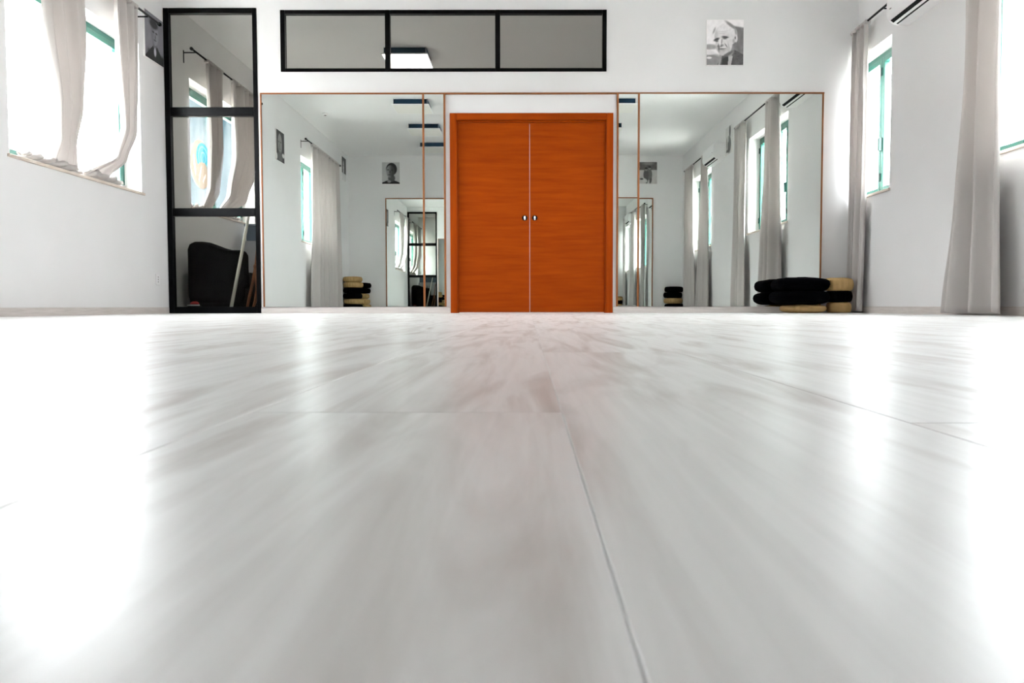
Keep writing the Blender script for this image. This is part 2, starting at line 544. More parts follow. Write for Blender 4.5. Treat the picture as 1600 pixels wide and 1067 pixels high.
# ------------------------------------------------------------------ windows in the side walls
def side_window(n, label, side, y0, y1, nsash, handle_at=None):
    root = tag(empty('window_%d' % n, (XL if side < 0 else XR, (y0 + y1) / 2, WZ0)), label, 'window', kind='structure')
    w = (y1 - y0) / 2
    h = WZ1 - WZ0
    def xx(a, b_):       # depths measured outward from the inner wall face
        return (-b_, -a) if side < 0 else (a, b_)
    ga, gb = xx(0.17, 0.235)
    fw = 0.055
    bx('frame', 'green_metal', root, (ga, gb, -w, -w + fw, 0, h), 0.003)
    bx('frame', 'green_metal', root, (ga, gb, w - fw, w, 0, h), 0.003)
    bx('frame', 'green_metal', root, (ga, gb, -w + fw, w - fw, 0, fw), 0.003)
    bx('frame', 'green_metal', root, (ga, gb, -w + fw, w - fw, h - fw, h), 0.003)
    sa, sb = xx(0.155, 0.215)
    pa, pb = xx(0.186, 0.192)
    step = (2 * w - 2 * fw) / nsash
    sw = 0.052
    for k in range(nsash):
        a = -w + fw + k * step + 0.002
        b_ = a + step - 0.004
        z0_, z1_ = fw + 0.002, h - fw - 0.002
        sash = bx('sash', 'green_metal', root, (sa, sb, a, a + sw, z0_, z1_), 0.004)
        bx('stile', 'green_metal', sash, (sa, sb, b_ - sw, b_, z0_, z1_), 0.004)
        bx('stile', 'green_metal', sash, (sa, sb, a + sw, b_ - sw, z0_, z0_ + sw), 0.004)
        bx('stile', 'green_metal', sash, (sa, sb, a + sw, b_ - sw, z1_ - sw, z1_), 0.004)
        bx('pane', 'clear_glass', sash, (pa, pb, a + sw - 0.004, b_ - sw + 0.004, z0_ + sw - 0.004, z1_ - sw + 0.004))
        ha, hb = xx(0.142, 0.172)
        hy = a if k % 2 == 0 else a
        for hz in (0.17, h - 0.24):
            bx('hinge', 'green_dark', sash, (ha, hb, hy - 0.016, hy + 0.016, hz, hz + 0.085), 0.004)
        if k % 2 == 0 and nsash > 1:
            ha, hb = xx(0.115, 0.155)
            bx('handle', 'green_dark', sash, (ha, hb, b_ - 0.035, b_ - 0.012, 0.48, 0.62), 0.006)
    bx('sill', 'stone_sill', root, (*xx(0.0, 0.168), -w + 0.001, w - 0.001, 0.0005, 0.020), 0.002)
    bx('sill_nosing', 'stone_sill', root, (*xx(-0.022, -0.0005), -w - 0.03, w + 0.03, -0.004, 0.020), 0.003)
    return root
side_window(3, 'green-framed window behind the bunched-up taupe curtains', -1, *LEFT_WINS[1], 2)
side_window(4, 'green-framed window behind the closed full-length curtain', -1, *LEFT_WINS[0], 3)
side_window(5, 'green-framed window with a round emblem, beyond the tall glazing', -1, *LEFT_WINS[2], 2)
side_window(6, 'narrow green-framed window in the corner by the big mirror', 1, *RIGHT_WINS[2], 2)
side_window(7, 'green-framed window between the two air conditioners', 1, *RIGHT_WINS[1], 4)
side_window(8, 'green-framed window nearest the wall facing the door', 1, *RIGHT_WINS[0], 4)

# sampling portals at the window openings (they give no light of their own)
for side, wins in ((-1, LEFT_WINS), (1, RIGHT_WINS)):
    for a, b_ in wins:
        ld = bpy.data.lights.new('sky_portal', 'AREA')
        ld.shape = 'RECTANGLE'
        ld.size = WZ1 - WZ0
        ld.size_y = b_ - a
        ld.cycles.is_portal = True
        lo = bpy.data.objects.new('sky_portal', ld)
        C.objects.link(lo)
        lo.location = ((XL - WT - 0.005) if side < 0 else (XR + WT + 0.005), (a + b_) / 2, (WZ0 + WZ1) / 2)
        lo.rotation_euler = (0, math.radians(-90 if side < 0 else 90), 0)

# ------------------------------------------------------------------ curtains and rods
def lerp_keys(keys, z):
    if z >= keys[0][0]: return keys[0][1:]
    for a, b_ in zip(keys, keys[1:]):
        if z >= b_[0]:
            t = (a[0] - z) / (a[0] - b_[0])
            t = t * t * (3 - 2 * t) * 0.6 + t * 0.4
            return [p + (q - p) * t for p, q in zip(a[1:], b_[1:])]
    return keys[-1][1:]

def curtain(label, side, keys, nf, seed, nv=46, amp=0.045, gap=0.085):
    """keys: (z, y_start, y_end, distance off the wall factor, fold depth factor) from top to bottom"""
    base = XL + gap if side < 0 else XR - gap
    ztop, zbot = keys[0][0], keys[-1][0]
    yc = (keys[0][1] + keys[0][2]) / 2
    root = tag(empty('curtain', (base, yc, zbot)), label, 'curtain')
    bm = bmesh.new()
    nu = nf * 18
    rng = random.Random(seed)
    ph = [rng.uniform(-0.6, 0.6) for _ in range(6)]
    fold_amp = [rng.uniform(0.55, 1.2) for _ in range(nf + 2)]
    grid = []
    for j in range(nv + 1):
        z = ztop + (zbot - ztop) * j / nv
        y0, y1, dx, af = lerp_keys(keys, z)
        down = j / nv
        row = []
        for i in range(nu + 1):
            u = i / nu
            w = u + 0.018 * math.sin(9 * u + ph[0] * 4 + 2.0 * down) + 0.012 * math.sin(17 * u + ph[1] * 5 - 3 * down)
            fa = fold_amp[int(min(max(w, 0), 0.999) * nf)]
            fb = fold_amp[min(int(min(max(w, 0), 0.999) * nf) + 1, nf)]
            fr = (min(max(w, 0), 0.999) * nf) % 1
            A = amp * af * (fa + (fb - fa) * fr)
            s = math.sin(2 * math.pi * nf * w + ph[2])
            s = math.copysign(abs(s) ** 0.8, s)
            x = base - side * (dx + A * s + 0.006 * math.sin(5 * down + 7 * u + ph[3] * 6))
            yv = y0 + (y1 - y0) * u + 0.012 * math.cos(2 * math.pi * nf * w) * af
            zz = z + (0.012 * math.sin(2 * math.pi * nf * w) if j == nv else 0) * af
            if j == nv: zz = max(zz, zbot)
            row.append(bm.verts.new((x - base, yv - yc, zz - zbot)))
        grid.append(row)
    for j in range(nv):
        for i in range(nu):
            bm.faces.new((grid[j][i], grid[j][i + 1], grid[j + 1][i + 1], grid[j + 1][i]))
    o = obj('fabric', bm, 'curtain', root, True)
    sm = o.modifiers.new('thickness', 'SOLIDIFY')
    sm.thickness = 0.003
    # stitched heading of small pinch pleats over the rod
    bm = bmesh.new()
    y0, y1 = keys[0][1], keys[0][2]
    npl = nf * 2
    for k in range(npl):
        yk = y0 + (y1 - y0) * (k + 0.5) / npl
        hw = (y1 - y0) / npl * 0.46
        d = -side
        xs = sorted((d * (keys[0][3] - 0.030), d * (keys[0][3] + 0.030)))
        box(bm, xs[0], xs[1], yk - hw - yc, yk + hw - yc, ztop - zbot - 0.004, ztop - zbot + 0.035, min(hw * 0.5, 0.010), 2)
    obj('heading_pleats', bm, 'curtain', root, True)
    return root

def rod(label, side, y0, y1, z, off=0.085, brackets=(), hook=True):
    x = XL + off if side < 0 else XR - off
    root = tag(empty('curtain_rod', (x, y0, z)), label, 'curtain rod')
    bm = bmesh.new()
    tube(bm, [(0, 0, 0), (0, y1 - y0, 0)], 0.011, 14)
    obj('pole', bm, 'iron', root, True)
    for ye, s in ((0, -1), (y1 - y0, 1)):
        bm = bmesh.new()
        lathe(bm, [(0.0, -0.006), (0.014, -0.005), (0.019, 0.0), (0.019, 0.022), (0.015, 0.03), (0.008, 0.036), (0.0, 0.037)], 18)
        bmesh.ops.rotate(bm, verts=bm.verts, cent=(0, 0, 0), matrix=Matrix.Rotation(math.radians(-90 * s), 3, 'X'))
        bmesh.ops.translate(bm, verts=bm.verts, vec=(0, ye, 0))
        obj('finial', bm, 'iron', root, True)
    w = side * (off - 0.0005)
    for yb in brackets:
        bm = bmesh.new()
        a, b_ = sorted((w, w - side * 0.005))
        box(bm, a, b_, yb - y0 - 0.011, yb - y0 + 0.011, -0.13, 0.012, 0.001)
        a, b_ = sorted((w - side * 0.005, -side * 0.004))
        box(bm, a, b_, yb - y0 - 0.006, yb - y0 + 0.006, -0.022, -0.010, 0.001)
        obj('bracket', bm, 'iron', root)
    return root

RZ = 2.955
rod('black curtain rod over the bunched-up curtains', -1, 5.55, 7.98, RZ, 0.13, (5.70, 7.74))
rod('black curtain rod over the closed full-length curtain', -1, 0.72, 3.22, RZ, 0.12, (0.80, 3.12))
rod('black curtain rod in the room beyond the tall glazing', -1, 8.75, 11.05, RZ, 0.13, (8.82, 10.95))
rod('short black curtain rod in the corner by the big mirror', 1, 7.46, 8.27, RZ, 0.085, (7.55, 8.20))
rod('black curtain rod over the window between the air conditioners', 1, 4.02, 6.34, RZ, 0.115, (4.12, 6.24))
rod('black curtain rod nearest the wall facing the door', 1, 0.05, 2.03, RZ, 0.085, (0.12, 1.99))

# (z, y0, y1, extra distance off the wall, fold depth)
curtain('taupe curtain hanging in the corner by the big mirror', 1,
        [(2.93, 7.90, 8.27, 0.0, 0.8), (2.2, 7.90, 8.27, 0.0, 1.0), (0.012, 7.93, 8.27, 0.01, 1.1)], 4, 3)
curtain('taupe curtain beside the window between air conditioners, flared at the hem by the bare wall', 1,
        [(2.93, 5.62, 6.08, 0.0, 0.7), (2.0, 5.60, 6.10, 0.0, 0.9), (0.9, 5.52, 6.18, 0.01, 1.1), (0.012, 5.46, 6.27, 0.02, 1.25)], 3, 5, amp=0.068, gap=0.115)
curtain('slim taupe curtain next to the framed picture on the air conditioner wall', 1,
        [(2.93, 4.06, 4.55, 0.0, 0.8), (1.5, 4.06, 4.48, 0.0, 1.0), (0.012, 4.02, 4.56, 0.01, 1.1)], 3, 9, gap=0.115)
curtain('taupe full-length curtain by the corner pile of dark cushions', 1,
        [(2.93, 0.14, 0.86, 0.0, 0.8), (1.5, 0.16, 0.92, 0.0, 1.0), (0.012, 0.12, 1.12, 0.01, 1.1)], 5, 11)
curtain('taupe full-length curtain under the air conditioner near the facing wall', 1,
        [(2.93, 1.62, 1.95, 0.0, 0.8), (1.5, 1.45, 2.10, 0.0, 1.0), (0.012, 1.30, 2.22, 0.01, 1.1)], 5, 13)
curtain('wide taupe curtain drawn closed, reaching the floor', -1,
        [(2.93, 0.96, 2.86, 0.0, 0.8), (1.6, 1.00, 2.84, 0.01, 0.9), (0.012, 0.94, 2.98, 0.02, 1.1)], 7, 17, amp=0.065, gap=0.12)

def tucked(label, keys, nf, seed, pile):
    """a curtain whose lower end is gathered up on the window sill"""
    root = curtain(label, -1, keys, nf, seed, amp=0.060, gap=0.13)
    bx_, yc, zb = root.location
    y0, y1, r0, r1 = pile
    bm = bmesh.new()
    n = 46
    for strand in range(3):
        pts, rad = [], []
        for i in range(n + 1):
            t = i / n
            y = y0 + (y1 - y0) * t
            tw = 2 * math.pi * (1.6 * t + strand / 3)
            lump = 0.5 + 0.5 * noise.noise(Vector((y * 7.0, strand * 3.7, seed * 1.3)))
            r = (r0 + (r1 - r0) * t) * (0.62 + 0.5 * lump) * (math.sin(math.pi * min(max(t, 0.04), 0.96)) ** 0.35)
            pts.append((XL - 0.055 + 0.028 * math.cos(tw) - bx_, y - yc, WZ0 + 0.024 + r + 0.020 * (1 + math.sin(tw)) - zb))
            rad.append(r)
        nb = len(bm.verts)
        tube(bm, pts, rad, 14)
    bm.verts.ensure_lookup_table()
    for v in bm.verts:
        q = noise.noise(v.co * 22.0 + Vector((seed, 0, 0))) * 0.010
        v.co.x += q
        v.co.z = max(v.co.z + q * 0.8, WZ0 + 0.0215 - zb)
    obj('bunched_hem', bm, 'curtain', root, True)
    return root
tucked('taupe curtain bunched on the sill, hanging mid-window in thick folds',
       [(2.93, 5.98, 6.60, 0.0, 0.8), (2.3, 6.06, 6.62, 0.0, 1.0), (1.75, 6.24, 6.62, -0.03, 0.9), (1.45, 6.38, 6.64, -0.10, 0.6), (1.272, 6.42, 6.78, -0.175, 0.35)], 3, 21, (6.02, 6.80, 0.026, 0.034))
tucked('taupe curtain bunched on the sill beside the dark portrait',
       [(2.93, 7.10, 7.52, 0.0, 0.8), (2.3, 7.12, 7.50, 0.0, 1.0), (1.75, 7.24, 7.50, -0.03, 0.8), (1.48, 7.24, 7.44, -0.10, 0.6), (1.272, 6.92, 7.26, -0.175, 0.3)], 3, 23, (6.85, 7.56, 0.034, 0.026))
tucked('taupe curtain beside the round window emblem, beyond the glazing',
       [(2.93, 9.12, 9.58, 0.0, 0.8), (2.0, 9.14, 9.56, 0.0, 1.0), (1.5, 9.26, 9.58, -0.06, 0.7), (1.272, 9.36, 9.62, -0.175, 0.3)], 3, 27, (9.10, 9.80, 0.024, 0.026))
tucked('taupe curtain beyond the glazing, by the far end wall',
       [(2.93, 9.90, 10.78, 0.0, 0.8), (2.0, 9.88, 10.75, 0.0, 1.0), (1.5, 9.84, 10.50, -0.06, 0.8), (1.272, 9.80, 10.20, -0.175, 0.3)], 4, 29, (9.82, 10.60, 0.026, 0.024))

# ------------------------------------------------------------------ air conditioners
def air_conditioner(label, y0, y1):
    root = tag(empty('air_conditioner', (XR, (y0 + y1) / 2, 2.665)), label, 'air conditioner', 'air conditioners')
    w = (y1 - y0) / 2
    # profile in (distance from wall, height)
    prof = [(0.001, 0.0), (0.110, 0.0), (0.150, 0.010), (0.186, 0.036), (0.204, 0.070), (0.208, 0.11), (0.206, 0.24), (0.196, 0.272), (0.170, 0.288), (0.001, 0.288)]
    bm = bmesh.new()
    ends = []
    for y in (-w, -w + 0.008, w - 0.008, w):
        k = 0.965 if abs(y) == w else 1.0
        ends.append([bm.verts.new((-(d if d < 0.01 else d * k), y, 0.144 + (z - 0.144) * k)) for d, z in prof])
    for a, b_ in zip(ends, ends[1:]):
        for i in range(len(prof)):
            j = (i + 1) % len(prof)
            bm.faces.new((a[i], a[j], b_[j], b_[i]))
    bm.faces.new(ends[0]); bm.faces.new(ends[-1][::-1])
    body = obj('casing', bm, 'white_plastic', root)
    # outlet: two dark slots with a white flap between, following the sloped underside
    def strip(nm, m_, d0, z0, d1, z1, ya, yb, t, par):
        bm = bmesh.new()
        nx, nz = (z0 - z1), (d1 - d0)
        L = math.hypot(nx, nz); nx, nz = -nx / L * t, -nz / L * t
        q = [(d0, z0), (d1, z1), (d1 - nx * 0, z1)]
        pts = [(d0, z0), (d1, z1), (d1 + (z1 - z0) / L * t, z1 - (d1 - d0) / L * t), (d0 + (z1 - z0) / L * t, z0 - (d1 - d0) / L * t)]
        A = [bm.verts.new((-p, ya, z)) for p, z in pts]
        B = [bm.verts.new((-p, yb, z)) for p, z in pts]
        bm.faces.new(A); bm.faces.new(B[::-1])
        for i in range(4):
            bm.faces.new((A[i], A[(i + 1) % 4], B[(i + 1) % 4], B[i]))
        return obj(nm, bm, m_, par)
    strip('air_slot', 'dark_slot', 0.116, 0.0015, 0.132, 0.0055, -w + 0.04, w - 0.04, 0.003, root)
    strip('air_slot', 'dark_slot', 0.156, 0.0143, 0.184, 0.0346, -w + 0.04, w - 0.04, 0.003, root)
    strip('louvre_flap', 'white_plastic', 0.134, 0.006, 0.154, 0.0129, -w + 0.036, w - 0.036, 0.006, root)
    bx('status_mark', 'dark_slot', root, (-0.2105, -0.2075, w - 0.10, w - 0.07, 0.120, 0.126))
    bx('mounting_plate', 'white_plastic', root, (-0.0155, -0.0005, -w - 0.03, w + 0.03, 0.03, 0.05), 0.002)
    return root
air_conditioner('white split air conditioner by the short curtain rod in the corner', 6.42, 7.24)
air_conditioner('white split air conditioner next to the wall picture and farther window', 2.15, 2.97)

# ------------------------------------------------------------------ portraits on canvas
def sm(a, b_, x):
    t = min(max((x - a) / (b_ - a), 0), 1)
    return t * t * (3 - 2 * t)
def ell(u, v, cx, cy_, rx, ry, soft=0.15, rot=0.0):
    dx, dy = u - cx, v - cy_
    c, s = math.cos(rot), math.sin(rot)
    dx, dy = c * dx + s * dy, -s * dx + c * dy
    r = math.hypot(dx / rx, dy / ry)
    return 1 - sm(1 - soft, 1 + soft, r)
def mixc(a, b_, t): return a + (b_ - a) * t
def nz(u, v, f, k): return noise.noise(Vector((u * f, v * f, k)))

def art_old_man(u, v):           # head turned to one side, receding light hair, jacket, tie
    bgc = mixc(0.92, 0.20, sm(0.50, 0.60, u + 0.30 * (0.85 - v)) * (1 - sm(0.80, 0.85, v - 0.14 * (1 - u))))
    bgc = mixc(bgc, 0.30, ell(u, v, 0.08, 0.40, 0.22, 0.06, 0.4) * 0.9)
    bgc = mixc(bgc, 0.26, ell(u, v, 0.10, 0.08, 0.40, 0.17, 0.3))
    bgc = mixc(bgc, 0.75, ell(u, v, 0.09, 0.275, 0.14, 0.05, 0.4) + ell(u, v, 0.07, 0.16, 0.07, 0.025, 0.4))
    g = bgc + 0.06 * nz(u, v, 11, 1)
    ln = 0.36 - 0.42 * abs(u - 0.70) - 1.1 * max(0, 0.45 - u)
    g = mixc(g, 0.10 + 0.04 * nz(u, v, 34, 2) + 0.05 * nz(u, v, 8, 6), sm(-0.01, 0.01, ln - v))       # jacket
    if v < 0.30:                                                                     # open collar and tie
        c = 0.66 + 0.10 * (v - 0.2)
        g = mixc(g, 0.50, 1 if abs(u - c + 0.03) < 0.055 + 0.35 * v * (v < 0.2) * 0.4 else 0)
        g = mixc(g, 0.035, 1 if abs(u - (0.50 + 0.1 * v)) < 0.085 - 0.05 * v else 0)
        g = mixc(g, 0.33, 1 if abs(u - (0.345 + 0.25 * v)) < 0.028 else 0)
    g = mixc(g, 0.30, ell(u, v, 0.60, 0.34, 0.15, 0.15, 0.2))                        # neck
    face = max(ell(u, v, 0.52, 0.66, 0.31, 0.26, 0.05, 0.10), ell(u, v, 0.47, 0.46, 0.225, 0.26, 0.06, 0.10))
    tone = 0.74 - 0.24 * sm(0.34, 0.20, u) - 0.16 * sm(0.48, 0.30, v) + 0.10 * nz(u, v, 16, 4) + 0.10 * sm(0.60, 0.80, v)
    g = mixc(g, tone, face)
    g = mixc(g, 0.22, ell(u, v, 0.66, 0.875, 0.18, 0.035, 0.5, -0.55) * 0.9)         # dark hair line
    g = mixc(g, 0.30, ell(u, v, 0.20, 0.76, 0.025, 0.075, 0.6, -0.45) * 0.8)
    g = mixc(g, 0.30, ell(u, v, 0.79, 0.73, 0.03, 0.08, 0.6, 0.3) * 0.8)
    g = mixc(g, 0.70, ell(u, v, 0.795, 0.585, 0.045, 0.085, 0.2))                    # ear
    g = mixc(g, 0.10, ell(u, v, 0.775, 0.60, 0.016, 0.035, 0.5))
    g = mixc(g, 0.45, ell(u, v, 0.73, 0.53, 0.03, 0.05, 0.6))
    g = mixc(g, 0.05, ell(u, v, 0.27, 0.565, 0.085, 0.030, 0.45, 0.30))              # brows and eyes
    g = mixc(g, 0.06, ell(u, v, 0.50, 0.615, 0.095, 0.024, 0.45, -0.06))
    g = mixc(g, 0.16, ell(u, v, 0.49, 0.585, 0.055, 0.018, 0.5))
    g = mixc(g, 0.12, ell(u, v, 0.27, 0.53, 0.05, 0.02, 0.5))
    g = mixc(g, 0.45, ell(u, v, 0.42, 0.70, 0.16, 0.008, 0.6, 0.1) * 0.5 + ell(u, v, 0.45, 0.74, 0.16, 0.008, 0.6, 0.1) * 0.4)
    g = mixc(g, 0.17, ell(u, v, 0.37, 0.425, 0.085, 0.032, 0.5, 0.15))               # nose
    g = mixc(g, 0.88, ell(u, v, 0.36, 0.50, 0.035, 0.085, 0.6, -0.12))
    g = mixc(g, 0.28, ell(u, v, 0.41, 0.52, 0.016, 0.07, 0.6, -0.12))
    g = mixc(g, 0.12, ell(u, v, 0.53, 0.43, 0.060, 0.012, 0.6, -0.85))               # cheek folds
    g = mixc(g, 0.35, ell(u, v, 0.60, 0.42, 0.012, 0.08, 0.6, 0.3) * 0.6)
    g = mixc(g, 0.14, ell(u, v, 0.33, 0.38, 0.025, 0.09, 0.5, 0.1) * 0.9)
    g = mixc(g, 0.08, ell(u, v, 0.43, 0.358, 0.10, 0.013, 0.5, 0.05))                # mouth
    g = mixc(g, 0.80, ell(u, v, 0.47, 0.385, 0.06, 0.02, 0.6) * 0.7)
    g = mixc(g, 0.40, ell(u, v, 0.43, 0.325, 0.09, 0.018, 0.5) * 0.8)
    g = mixc(g, 0.12, ell(u, v, 0.57, 0.235, 0.17, 0.035, 0.5, 0.45) * 0.9)          # shade under the chin
    return (g, g * 0.975, g * 0.985)

def art_dark_suit(u, v):
    g = 0.22 + 0.03 * nz(u, v, 6, 3)
    g = mixc(g, 0.012, 1 if v < 0.36 - 0.7 * max(0, abs(u - 0.55) - 0.08) else 0)
    g = mixc(g, 0.012, sm(0.26, 0.16, v) * (1 if u > 0.22 else sm(0.05, 0.22, u)))
    g = mixc(g, 0.15, ell(u, v, 0.52, 0.40, 0.12, 0.12, 0.2))
    g = mixc(g, 0.18 + 0.10 * sm(0.4, 0.6, u), ell(u, v, 0.53, 0.60, 0.20, 0.25, 0.08))
    g = mixc(g, 0.03, ell(u, v, 0.48, 0.80, 0.23, 0.10, 0.3))
    g = mixc(g, 0.04, ell(u, v, 0.45, 0.63, 0.06, 0.02, 0.5) + ell(u, v, 0.62, 0.63, 0.06, 0.02, 0.5))
    g = mixc(g, 0.05, ell(u, v, 0.54, 0.47, 0.07, 0.014, 0.5))
    g = mixc(g, 0.06, ell(u, v, 0.56, 0.54, 0.02, 0.05, 0.5))
    g = mixc(g, 0.55, ell(u, v, 0.53, 0.21, 0.06, 0.09, 0.3))
    return (g, g * 0.98, g * 1.12)

def art_dark_ground(u, v):
    g = 0.020 + 0.01 * nz(u, v, 8, 5)
    g = mixc(g, 0.24, ell(u, v, 0.56, 0.58, 0.27, 0.33, 0.10))
    g = mixc(g, 0.05, ell(u, v, 0.45, 0.64, 0.08, 0.022, 0.5) + ell(u, v, 0.70, 0.63, 0.08, 0.022, 0.5))
    g = mixc(g, 0.08, ell(u, v, 0.62, 0.50, 0.03, 0.08, 0.5))
    g = mixc(g, 0.07, ell(u, v, 0.58, 0.40, 0.10, 0.016, 0.5))
    g = mixc(g, 0.10, ell(u, v, 0.55, 0.16, 0.30, 0.16, 0.3))
    g = mixc(g, 0.70, ell(u, v, 0.14, 0.24, 0.15, 0.07, 0.2))
    g = mixc(g, 0.70, ell(u, v, 0.98, 0.12, 0.08, 0.10, 0.2))
    return (g, g, g * 0.97)

def art_cropped_man(u, v):       # young man, light ground, dark shirt
    g = 0.50 + 0.03 * nz(u, v, 5, 7)
    g = mixc(g, 0.010, 1 if v < 0.20 - 0.35 * abs(u - 0.5) ** 1.3 else 0)
    g = mixc(g, 0.07, ell(u, v, 0.46, 0.26, 0.20, 0.17, 0.15))
    g = mixc(g, 0.30, ell(u, v, 0.60, 0.11, 0.10, 0.06, 0.3))
    hair = ell(u, v, 0.46, 0.68, 0.31, 0.29, 0.06)
    g = mixc(g, 0.010, hair)
    fc = 0.05 + 0.26 * sm(0.40, 0.72, u)
    g = mixc(g, fc, ell(u, v, 0.52, 0.57, 0.24, 0.29, 0.10))
    g = mixc(g, 0.02, ell(u, v, 0.42, 0.64, 0.07, 0.025, 0.5) + ell(u, v, 0.66, 0.65, 0.06, 0.025, 0.5))
    g = mixc(g, 0.03, ell(u, v, 0.55, 0.55, 0.03, 0.08, 0.5))
    g = mixc(g, 0.02, ell(u, v, 0.58, 0.42, 0.10, 0.02, 0.5))
    return (g, g, g)

def art_two_figures(u, v):       # a scene with two small figures
    g = mixc(0.55, 0.12, sm(0.60, 0.66, v)) + 0.06 * nz(u, v, 7, 9)
    g = mixc(g, 0.28, ell(u, v, 0.5, 0.93, 0.3, 0.06, 0.5))
    for cx, k, hh in ((0.42, 0.16, 0.72), (0.62, 0.10, 0.66)):
        g = mixc(g, k, ell(u, v, cx, 0.42, 0.15, 0.26, 0.15))
        g = mixc(g, 0.30, ell(u, v, cx, hh, 0.07, 0.07, 0.2))
        g = mixc(g, 0.03, ell(u, v, cx, hh + 0.05, 0.08, 0.05, 0.3))
        g = mixc(g, 0.08, ell(u, v, cx - 0.06, 0.14, 0.06, 0.14, 0.3, 0.3))
    g = mixc(g, 0.62, ell(u, v, 0.70, 0.16, 0.16, 0.08, 0.3, 0.4))
    g = mixc(g, 0.05, ell(u, v, 0.87, 0.22, 0.10, 0.04, 0.4))
    return (g * 1.03, g, g * 0.97)

def art_half_dark(u, v):
    g = mixc(0.60, 0.02, sm(0.25, 0.32, v))
    g = mixc(g, 0.45, ell(u, v, 0.62, 0.55, 0.16, 0.30, 0.15))
    g = mixc(g, 0.03, ell(u, v, 0.56, 0.62, 0.05, 0.02, 0.5) + ell(u, v, 0.70, 0.62, 0.04, 0.02, 0.5))
    g = mixc(g, 0.04, ell(u, v, 0.62, 0.44, 0.07, 0.015, 0.5))
    return (g, g, g)

def art_seated(u, v):
    g = 0.62 + 0.04 * nz(u, v, 6, 12)
    g = mixc(g, 0.05, ell(u, v, 0.30, 0.80, 0.12, 0.22, 0.2))
    g = mixc(g, 0.08, ell(u, v, 0.40, 0.33, 0.28, 0.30, 0.15))
    g = mixc(g, 0.30, ell(u, v, 0.52, 0.56, 0.12, 0.12, 0.2))
    g = mixc(g, 0.05, ell(u, v, 0.82, 0.40, 0.05, 0.25, 0.3))
    g = mixc(g, 0.05, ell(u, v, 0.60, 0.14, 0.28, 0.06, 0.3))
    return (g, g, g * 0.97)

def print_mesh(nu, nv, w, h, fn, mask=None):
    verts, cols, faces = [], [], []
    idx = {}
    for j in range(nv + 1):
        for i in range(nu + 1):
            u, v = i / nu, j / nv
            verts.append(((u - 0.5) * w, 0, v * h))
            c = fn(u, v)
            cols.append((max(c[0], 0), max(c[1], 0), max(c[2], 0), 1.0))
    for j in range(nv):
        for i in range(nu):
            if mask and not mask((i + 0.5) / nu, (j + 0.5) / nv):
                continue
            a = j * (nu + 1) + i
            faces.append((a, a + 1, a + nu + 2, a + nu + 1))
    me = bpy.data.meshes.new('print')
    me.from_pydata(verts, [], faces)
    ca = me.color_attributes.new('ink', 'FLOAT_COLOR', 'POINT')
    for k, c in enumerate(cols):
        ca.data[k].color = c
    me.materials.append(MATS['print'])
    return me

def picture(label, loc, rz, fn, res=44):
    """canvas seen from -Y of its own frame; loc = middle of its lower edge on the wall"""
    w, h, t = 0.395, 0.478, 0.020
    root = tag(empty('wall_picture', loc, rz), label, 'picture', 'portraits on canvas')
    bx('canvas', 'canvas_edge', root, (-w / 2, w / 2, -t, -0.001, 0, h), 0.002)
    me = print_mesh(res, int(res * 1.2), w - 0.004, h - 0.004, fn)
    o = bpy.data.objects.new('print', me)
    C.objects.link(o)
    o.parent = root
    o.location = (0, -t - 0.0006, 0.002)
    return root
picture('light canvas portrait of an older person in jacket and tie', (2.093, YF, 2.636), 0, art_old_man, 90)
picture('grey-violet canvas portrait in dark suit beside the tall glazing', (XL, 8.10, 2.610), math.radians(90), art_dark_suit, 60)
picture('dark canvas portrait of a face on the wall left of the closed curtain', (XL, 4.33, 2.36), math.radians(90), art_dark_ground)
picture('canvas picture above the tall pile of cushions in the corner', (XL, -0.07, 2.79), math.radians(90), art_half_dark)
picture('canvas portrait of a short-haired person in a dark shirt', (-2.95, YR, 2.78), math.radians(180), art_cropped_man, 56)
picture('canvas print of small figures on the wall facing the door', (2.745, YR, 2.78), math.radians(180), art_two_figures)
picture('canvas picture between air conditioner and window curtain', (XR, 3.27, 2.68), math.radians(-90), art_seated)

# ------------------------------------------------------------------ ceiling lamps
def ceiling_lamp(label, x, y, on=False):
    root = tag(empty('ceiling_lamp', (x, y, ZC)), label, 'ceiling light', 'square ceiling panels')
    s = 0.30
    zt = -0.105
    for a in ((-s, s, -s, -s + 0.012), (-s, s, s - 0.012, s), (-s, -s + 0.012, -s + 0.012, s - 0.012), (s - 0.012, s, -s + 0.012, s - 0.012)):
        bx('frame', 'white_plastic', root, (*a, zt, zt + 0.014))
    bx('diffuser', 'lamp_on' if on else 'lamp_off', root, (-s + 0.012, s - 0.012, -s + 0.012, s - 0.012, zt + 0.002, zt + 0.010))
    bx('back_plate', 'white_plastic', root, (-s + 0.012, s - 0.012, -s + 0.012, s - 0.012, zt + 0.0105, zt + 0.0135))
    bx('housing_or_shade', 'navy_shade', root, (-s + 0.025, s - 0.025, -s + 0.06, s - 0.06, zt + 0.014, -0.0005), 0.004)  # dark box standing in for the shadow between panel and ceiling
    for dx in (-0.27, 0.27):
        for dy in (-0.27, 0.27):
            bm = bmesh.new()
            tube(bm, [(dx, dy, zt + 0.0135), (dx, dy, -0.0005)], 0.004, 8)
            obj('spacer', bm, 'steel', root)
    return root
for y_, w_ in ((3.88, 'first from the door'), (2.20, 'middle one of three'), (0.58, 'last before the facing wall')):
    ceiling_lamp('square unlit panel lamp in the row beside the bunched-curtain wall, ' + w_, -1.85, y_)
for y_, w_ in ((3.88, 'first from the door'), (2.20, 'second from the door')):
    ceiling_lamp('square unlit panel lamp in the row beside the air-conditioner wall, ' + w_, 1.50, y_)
ceiling_lamp('square panel lamp shining in the room beyond the strip window', -1.585, 10.28, True)
